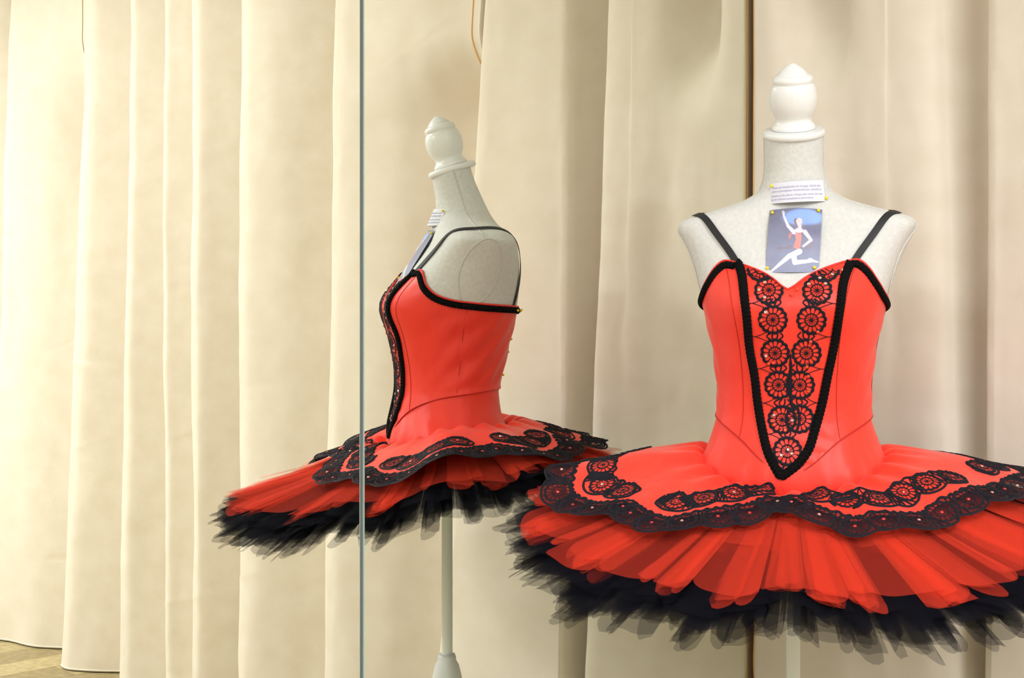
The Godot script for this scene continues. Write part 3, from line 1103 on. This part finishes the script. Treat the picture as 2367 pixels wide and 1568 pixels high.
	tulle(t, "black_tulle_layer", M.black_tulle, 0.484, 0.033, [5.0, 11.0], [2.0, 5.0], 0.3, 0.013, 0.97, 0.12, 4)
	tulle(t, "black_tulle_layer", M.black_tulle, 0.468, 0.042, [5.0, 11.0], [2.0, 5.0], 0.3, 0.013, 1.0, 0.10, 5)
	tulle(t, "black_tulle_layer", M.black_tulle, 0.492, 0.052, [5.0, 11.0], [2.0, 5.0], 0.3, 0.014, 0.96, 0.13, 6)
	tulle(t, "black_tulle_layer", M.black_tulle, 0.480, 0.062, [5.0, 12.0], [2.0, 5.0], 0.3, 0.014, 0.96, 0.13, 10)
	tulle(t, "black_tulle_layer", M.black_tulle, 0.425, 0.038, [5.0, 9.0], [3.0, 5.0], 0.6, 0.010, 1.0, 0.10, 11)
	tulle(t, "black_tulle_layer", M.black_tulle, 0.440, 0.056, [5.0, 9.0], [3.0, 5.0], 0.6, 0.010, 1.0, 0.12, 12)


func plate_lace(p: Vector2, off: float) -> Vector3:
	return plate_at(p, off + 0.0012)


func nearest(s: Array, p: Vector2) -> Vector2:
	var best: Vector2 = s[0]
	for q in s:
		if q.distance_squared_to(p) < best.distance_squared_to(p):
			best = q
	return best


func tulle(t: Node3D, called: String, m: Material, r_out: float, gap: float, flat: Array, fold: Array, more: float, swing: float, flat_reach: float, ragged: float, seed_: int) -> void:
	# one gathered ring of net: it runs forward in flats and doubles back on itself in pressed folds
	var g := RandomNumberGenerator.new()
	g.seed = 300 + seed_
	var a := [g.randf_range(0.0, 8.0)]
	var reachs := []
	var lift := []
	var start: float = a[0]
	while a[a.size() - 1] < start + 352.0:
		var last: float = a[a.size() - 1]
		var f: float = g.randf_range(flat[0], flat[1])
		a.append(last + f)
		reachs.append(flat_reach)
		lift.append(0.0)
		var again := 2 if g.randf() < more else 1
		if g.randf() < more * 0.5:
			again += 1
		for q in again:
			var b: float = minf(g.randf_range(fold[0], fold[1]), f * 0.85)
			a.append(a[a.size() - 1] - b)
			reachs.append(g.randf_range(0.96, 1.0))
			lift.append(-1.0 - q * 2.0)
			a.append(a[a.size() - 1] + b * g.randf_range(0.75, 1.15))
			reachs.append(g.randf_range(0.955, 1.02))
			lift.append(-2.0 - q * 2.0)
	a.append(start + 360.0)
	reachs.append(flat_reach)
	lift.append(0.0)
	var rim := []
	var dip := []
	for k in a.size():
		rim.append(1.02 - ragged * g.randf())
		dip.append(g.randf_range(-1.0, 1.0))
	rim[rim.size() - 1] = rim[0]
	dip[dip.size() - 1] = dip[0]
	var mb := MB.new()
	var nr := 12
	for k in a.size() - 1:
		var n := maxi(5, int(absf(a[k + 1] - a[k]) * 1.1))
		var bow := g.randf_range(0.5, 1.2) * (1.0 if lift[k] > -0.5 or int(lift[k]) % 2 == 0 else -0.7)
		var sway := g.randf_range(-0.02, 0.02)
		var rows := []
		for q in nr + 1:
			var f := float(q) / nr
			var row := PackedVector3Array()
			for c in n + 1:
				var u := float(c) / n
				var edge := pow(absf(2.0 * u - 1.0), 4.0)
				var th: float = deg_to_rad(lerpf(a[k], a[k + 1], u)) + (sway * sin(f * PI) + 0.012 * sin(f * 5.0 + seed_)) * (1.0 - edge)
				var r: float = lerpf(0.13, r_out * lerpf(rim[k], rim[k + 1], u) * reachs[k] * (1.0 - 0.055 * edge), f) * reach(th)
				var y: float = plate(r, th) - 0.006 - gap * pow(f, 1.3) + 0.0012 * lift[k] * f
				y += swing * f * f * (lerpf(dip[k], dip[k + 1], u) * 0.8 + bow * (1.0 - pow(2.0 * u - 1.0, 2)) * 0.7 - 0.5)
				if r < 0.33 * reach(th):
					y = minf(y, plate(r, th) - 0.003 - 0.003 * f)
				row.append(Vector3(sin(th) * r, y, cos(th) * r))
			rows.append(row)
		mb.grid(rows)
	part(called, mb, m, t)


# ---------------------------------------------------------------- cards and pins
func card_at(u: float, v: float, off: float) -> Vector3:
	var R := 0.060
	var wide := 1.0 - v * 2.6
	var an := (u * wide) / R
	return Vector3(0.0066 + (R + off) * sin(an) - v * 0.03, 1.4270 + v + u * 0.035, 0.0325 - R + (R + off) * cos(an) - v * 0.42)


func photo_at(u: float, v: float, off: float) -> Vector3:
	var f := clampf(0.5 - v / 0.101, 0.0, 1.0)
	var z := lerpf(0.0375, 0.1005, f) - u * u * 4.2
	return Vector3(lerpf(0.0062, 0.0040, f) + u, 1.3470 + v + 0.003 * (1.0 - f) * (1.0 - pow(u / 0.041, 2)), z + off)


func sheet(at: Callable, hw: float, hh: float, th: float) -> MB:
	var b := MB.new()
	for side in 2:
		var rows := []
		var uvs := []
		for r in 13:
			var row := PackedVector3Array()
			var uv := PackedVector2Array()
			for c in 17:
				var u := lerpf(-hw, hw, c / 16.0)
				var v := lerpf(hh, -hh, r / 12.0)
				row.append(at.call(u, v, th if side == 0 else 0.0))
				uv.append(Vector2(c / 16.0, r / 12.0))
			rows.append(row)
			uvs.append(uv)
		if side == 1:
			rows.reverse()
			uvs.reverse()
		b.grid(rows, false, false, uvs)
	return b


func blob(im: Image, p: Vector2, q: Vector2, r0: float, r1: float, c: Color, soft := 1.5) -> void:
	# a tapered soft limb painted between two points
	var lo := Vector2(minf(p.x, q.x), minf(p.y, q.y)) - Vector2.ONE * (maxf(r0, r1) + soft)
	var hi := Vector2(maxf(p.x, q.x), maxf(p.y, q.y)) + Vector2.ONE * (maxf(r0, r1) + soft)
	var d := q - p
	for y in range(maxi(int(lo.y), 0), mini(int(hi.y) + 1, im.get_height())):
		for x in range(maxi(int(lo.x), 0), mini(int(hi.x) + 1, im.get_width())):
			var v := Vector2(x, y)
			var f := clampf((v - p).dot(d) / maxf(d.length_squared(), 0.01), 0, 1)
			var k := clampf((lerpf(r0, r1, f) - v.distance_to(p + d * f)) / soft + 0.5, 0, 1) * c.a
			if k > 0.0:
				var o := im.get_pixel(x, y)
				im.set_pixel(x, y, o.lerp(Color(c.r, c.g, c.b, 1), k))


func dancer_print() -> ImageTexture:
	var w := 240
	var h := 300
	var im := Image.create(w, h, false, Image.FORMAT_RGB8)
	var n := FastNoiseLite.new()
	n.seed = 12
	n.frequency = 0.012
	for y in h:
		for x in w:
			var f := float(y) / h
			var c := Color(0.45, 0.45, 0.55).lerp(Color(0.59, 0.61, 0.73), clampf(f * 1.25 + 0.15 * (1.0 - float(x) / w), 0, 1))
			var e := pow((x - 158.0) / 96.0, 2) + pow((y - 42.0) / 40.0, 2)
			c = c.lerp(Color(0.58, 0.70, 0.97), smoothstep(1.35, 0.55, e))
			c = c.lerp(Color(0.45, 0.45, 0.57), 0.6 * smoothstep(0.8, 0.1, absf(y - 105.0) / 60.0) * smoothstep(120.0, 190.0, x))
			c = c.lightened(0.06 * n.get_noise_2d(x, y))
			im.set_pixel(x, y, c)
	var skin := Color(0.91, 0.84, 0.90)
	var leg := Color(0.88, 0.89, 0.99)
	var tut := Color(0.60, 0.54, 0.60, 0.7)
	for s in [[52, 188, 110, 186, 6, 4], [96, 176, 112, 182, 5, 3], [150, 186, 192, 194, 3, 2], [178, 184, 210, 178, 6, 4], [190, 166, 208, 164, 4, 3]]:
		blob(im, Vector2(s[0], s[1]), Vector2(s[2], s[3]), s[4], s[5], tut, 4.0)
	blob(im, Vector2(148, 205), Vector2(105, 225), 14, 12, leg)        # leading thigh
	blob(im, Vector2(105, 225), Vector2(30, 292), 12, 5, leg)
	blob(im, Vector2(125, 225), Vector2(132, 255), 13, 11, leg)        # trailing thigh and calf
	blob(im, Vector2(132, 255), Vector2(196, 248), 11, 8, leg)
	blob(im, Vector2(196, 243), Vector2(234, 252), 9, 3, leg)
	blob(im, Vector2(204, 240), Vector2(200, 250), 6, 6, leg)
	blob(im, Vector2(104, 125), Vector2(100, 140), 8, 6, Color(0.80, 0.55, 0.60), 4.0)
	for s in [[139, 120, 142, 150, 15, 12], [142, 150, 137, 178, 12, 15]]:
		blob(im, Vector2(s[0], s[1]), Vector2(s[2], s[3]), s[4], s[5], Color(0.90, 0.60, 0.60))
	blob(im, Vector2(133, 108), Vector2(150, 106), 12, 10, skin)
	blob(im, Vector2(144, 86), Vector2(142, 106), 8, 9, skin)
	blob(im, Vector2(120, 116), Vector2(90, 84), 9, 7, Color(0.89, 0.87, 0.97))       # raised arm
	blob(im, Vector2(90, 84), Vector2(68, 36), 7, 4, Color(0.89, 0.87, 0.97))
	for s in [[68, 36, 58, 12], [66, 34, 63, 8], [68, 34, 70, 14]]:
		blob(im, Vector2(s[0], s[1]), Vector2(s[2], s[3]), 3, 1.5, Color(0.89, 0.87, 0.97))
	blob(im, Vector2(168, 112), Vector2(198, 150), 10, 7, skin)        # arm bent to the hip
	blob(im, Vector2(198, 150), Vector2(165, 180), 7, 5, skin)
	blob(im, Vector2(126, 60), Vector2(130, 72), 11, 9, Color(0.55, 0.48, 0.56))
	blob(im, Vector2(139, 62), Vector2(142, 76), 14, 11, Color(0.92, 0.83, 0.87))
	blob(im, Vector2(137, 62), Vector2(151, 63), 1.0, 1.0, Color(0.80, 0.70, 0.77, 0.7), 1.8)
	blob(im, Vector2(147, 77), Vector2(152, 76), 1.2, 1.2, Color(0.80, 0.52, 0.56), 1.2)
	blob(im, Vector2(124, 116), Vector2(158, 122), 0.8, 0.8, Color(0.35, 0.25, 0.30, 0.7), 1.5)
	return ImageTexture.create_from_image(im)


func make_cards() -> void:
	var xf := Transform3D(Basis(Vector3.UP, deg_to_rad(DRESS_TURN)), DRESS_AT)
	# the caption
	var c := thing("caption_card", "white paper caption with four lines of print pinned below the form's neck", "card", DRESS_AT, DRESS_TURN)
	part("paper", sheet(card_at, 0.0475, 0.0172, 0.0003), M.paper, c)
	var says := ["These are handmade for Donga, which she", "wore in prestigious 'Gladiesthorpe Awards in", "As seen in the photo, Donga also wore the tutu", "for the Elmhurst graduation photoshoot."]
	var font := SystemFont.new()
	font.font_names = PackedStringArray(["Droid Serif"])
	for k in 4:
		var tm := TextMesh.new()
		tm.text = says[k]
		tm.font = font
		tm.font_size = 32
		tm.pixel_size = 0.0001
		tm.depth = 0.0
		tm.horizontal_alignment = HORIZONTAL_ALIGNMENT_LEFT
		tm.vertical_alignment = VERTICAL_ALIGNMENT_CENTER
		var arr := tm.get_mesh_arrays()
		var vs: PackedVector3Array = arr[Mesh.ARRAY_VERTEX]
		var hi := 0.001
		var lo := 1.0
		for q in vs:
			hi = maxf(hi, q.x)
			lo = minf(lo, q.x)
		var want: float = [0.083, 0.084, 0.086, 0.070][k]
		var fx: float = want / (hi - lo)
		var b := MB.new()
		for q in vs:
			b.v.append(card_at(-0.0425 + (q.x - lo) * fx, [0.0085, 0.0025, -0.0050, -0.0110][k] + q.y * fx * 1.05, 0.0005))
		b.i = arr[Mesh.ARRAY_INDEX]
		part("print_line", b, M.ink, c)
	# the photograph
	var pic := StandardMaterial3D.new()
	pic.resource_name = "photo_print"
	pic.albedo_texture = dancer_print()
	pic.roughness = 0.35
	var p := thing("photo_print", "small glossy photograph of a leaping dancer pinned on the form's chest", "photograph", DRESS_AT, DRESS_TURN)
	part("print", sheet(photo_at, 0.0410, 0.0505, 0.0003), pic, p)
	# ball-headed pins
	var ball := SphereMesh.new()
	ball.radius = 0.0026
	ball.height = 0.0052
	ball.radial_segments = 16
	ball.rings = 8
	var shaft := CylinderMesh.new()
	shaft.top_radius = 0.0004
	shaft.bottom_radius = 0.0003
	shaft.height = 0.010
	shaft.radial_segments = 6
	var pins := [
		[card_at(-0.0435, 0.0128, 0), Vector3(-0.5, 0, 1), "yellow-headed pin at the top left corner of the paper caption"],
		[card_at(0.0495, -0.0120, 0), Vector3(0.5, 0, 1), "yellow-headed pin beside the lower right corner of the paper caption"],
		[photo_at(-0.0365, 0.0455, 0), Vector3(0, 0.3, 1), "yellow-headed pin at the top left corner of the dancer photograph"],
		[photo_at(0.0355, 0.0475, 0), Vector3(0, 0.3, 1), "yellow-headed pin at the top right corner of the dancer photograph"],
		[photo_at(-0.0375, -0.0440, 0), Vector3(0, 0.3, 1), "yellow-headed pin at the lower left corner of the dancer photograph"],
		[photo_at(0.0345, -0.0440, 0), Vector3(0, 0.3, 1), "yellow-headed pin at the lower right corner of the dancer photograph"]]
	var back := [[-146.0, "first", 0.0], [-157.0, "second", 0.0], [-165.0, "third", 0.002], [-172.0, "fourth", 0.0]]
	for q in back:
		var ph := deg_to_rad(q[0])
		var at := body(y_neck(ph) - 0.008 + q[2], ph, 0.0085)
		pins.append([at, at - Vector3(0, at.y, 0.0), "%s yellow-headed pin from the side in the black braid at the costume's back" % q[1]])
	for q in [[1.178, "highest"], [1.152, "second highest"], [1.105, "third highest"], [0.995, "lowest"]]:
		var ph := deg_to_rad(-172.0)
		var at := body(q[0], ph, 0.0035)
		pins.append([at, at - Vector3(0, at.y, 0.0), "%s of the yellow-headed pins closing the back of the red bodice" % q[1]])
	for q in pins:
		var n: Vector3 = q[1].normalized()
		var o := thing("pin", q[2], "pin", xf * q[0], DRESS_TURN, "yellow ball-headed pins")
		part("pin_head", ball, M.pin_yellow, o).position = n * 0.0026
		var s := part("pin_shaft", shaft, M.steel, o)
		s.transform = Transform3D(Basis(Quaternion(Vector3.UP, n)), -n * 0.004)
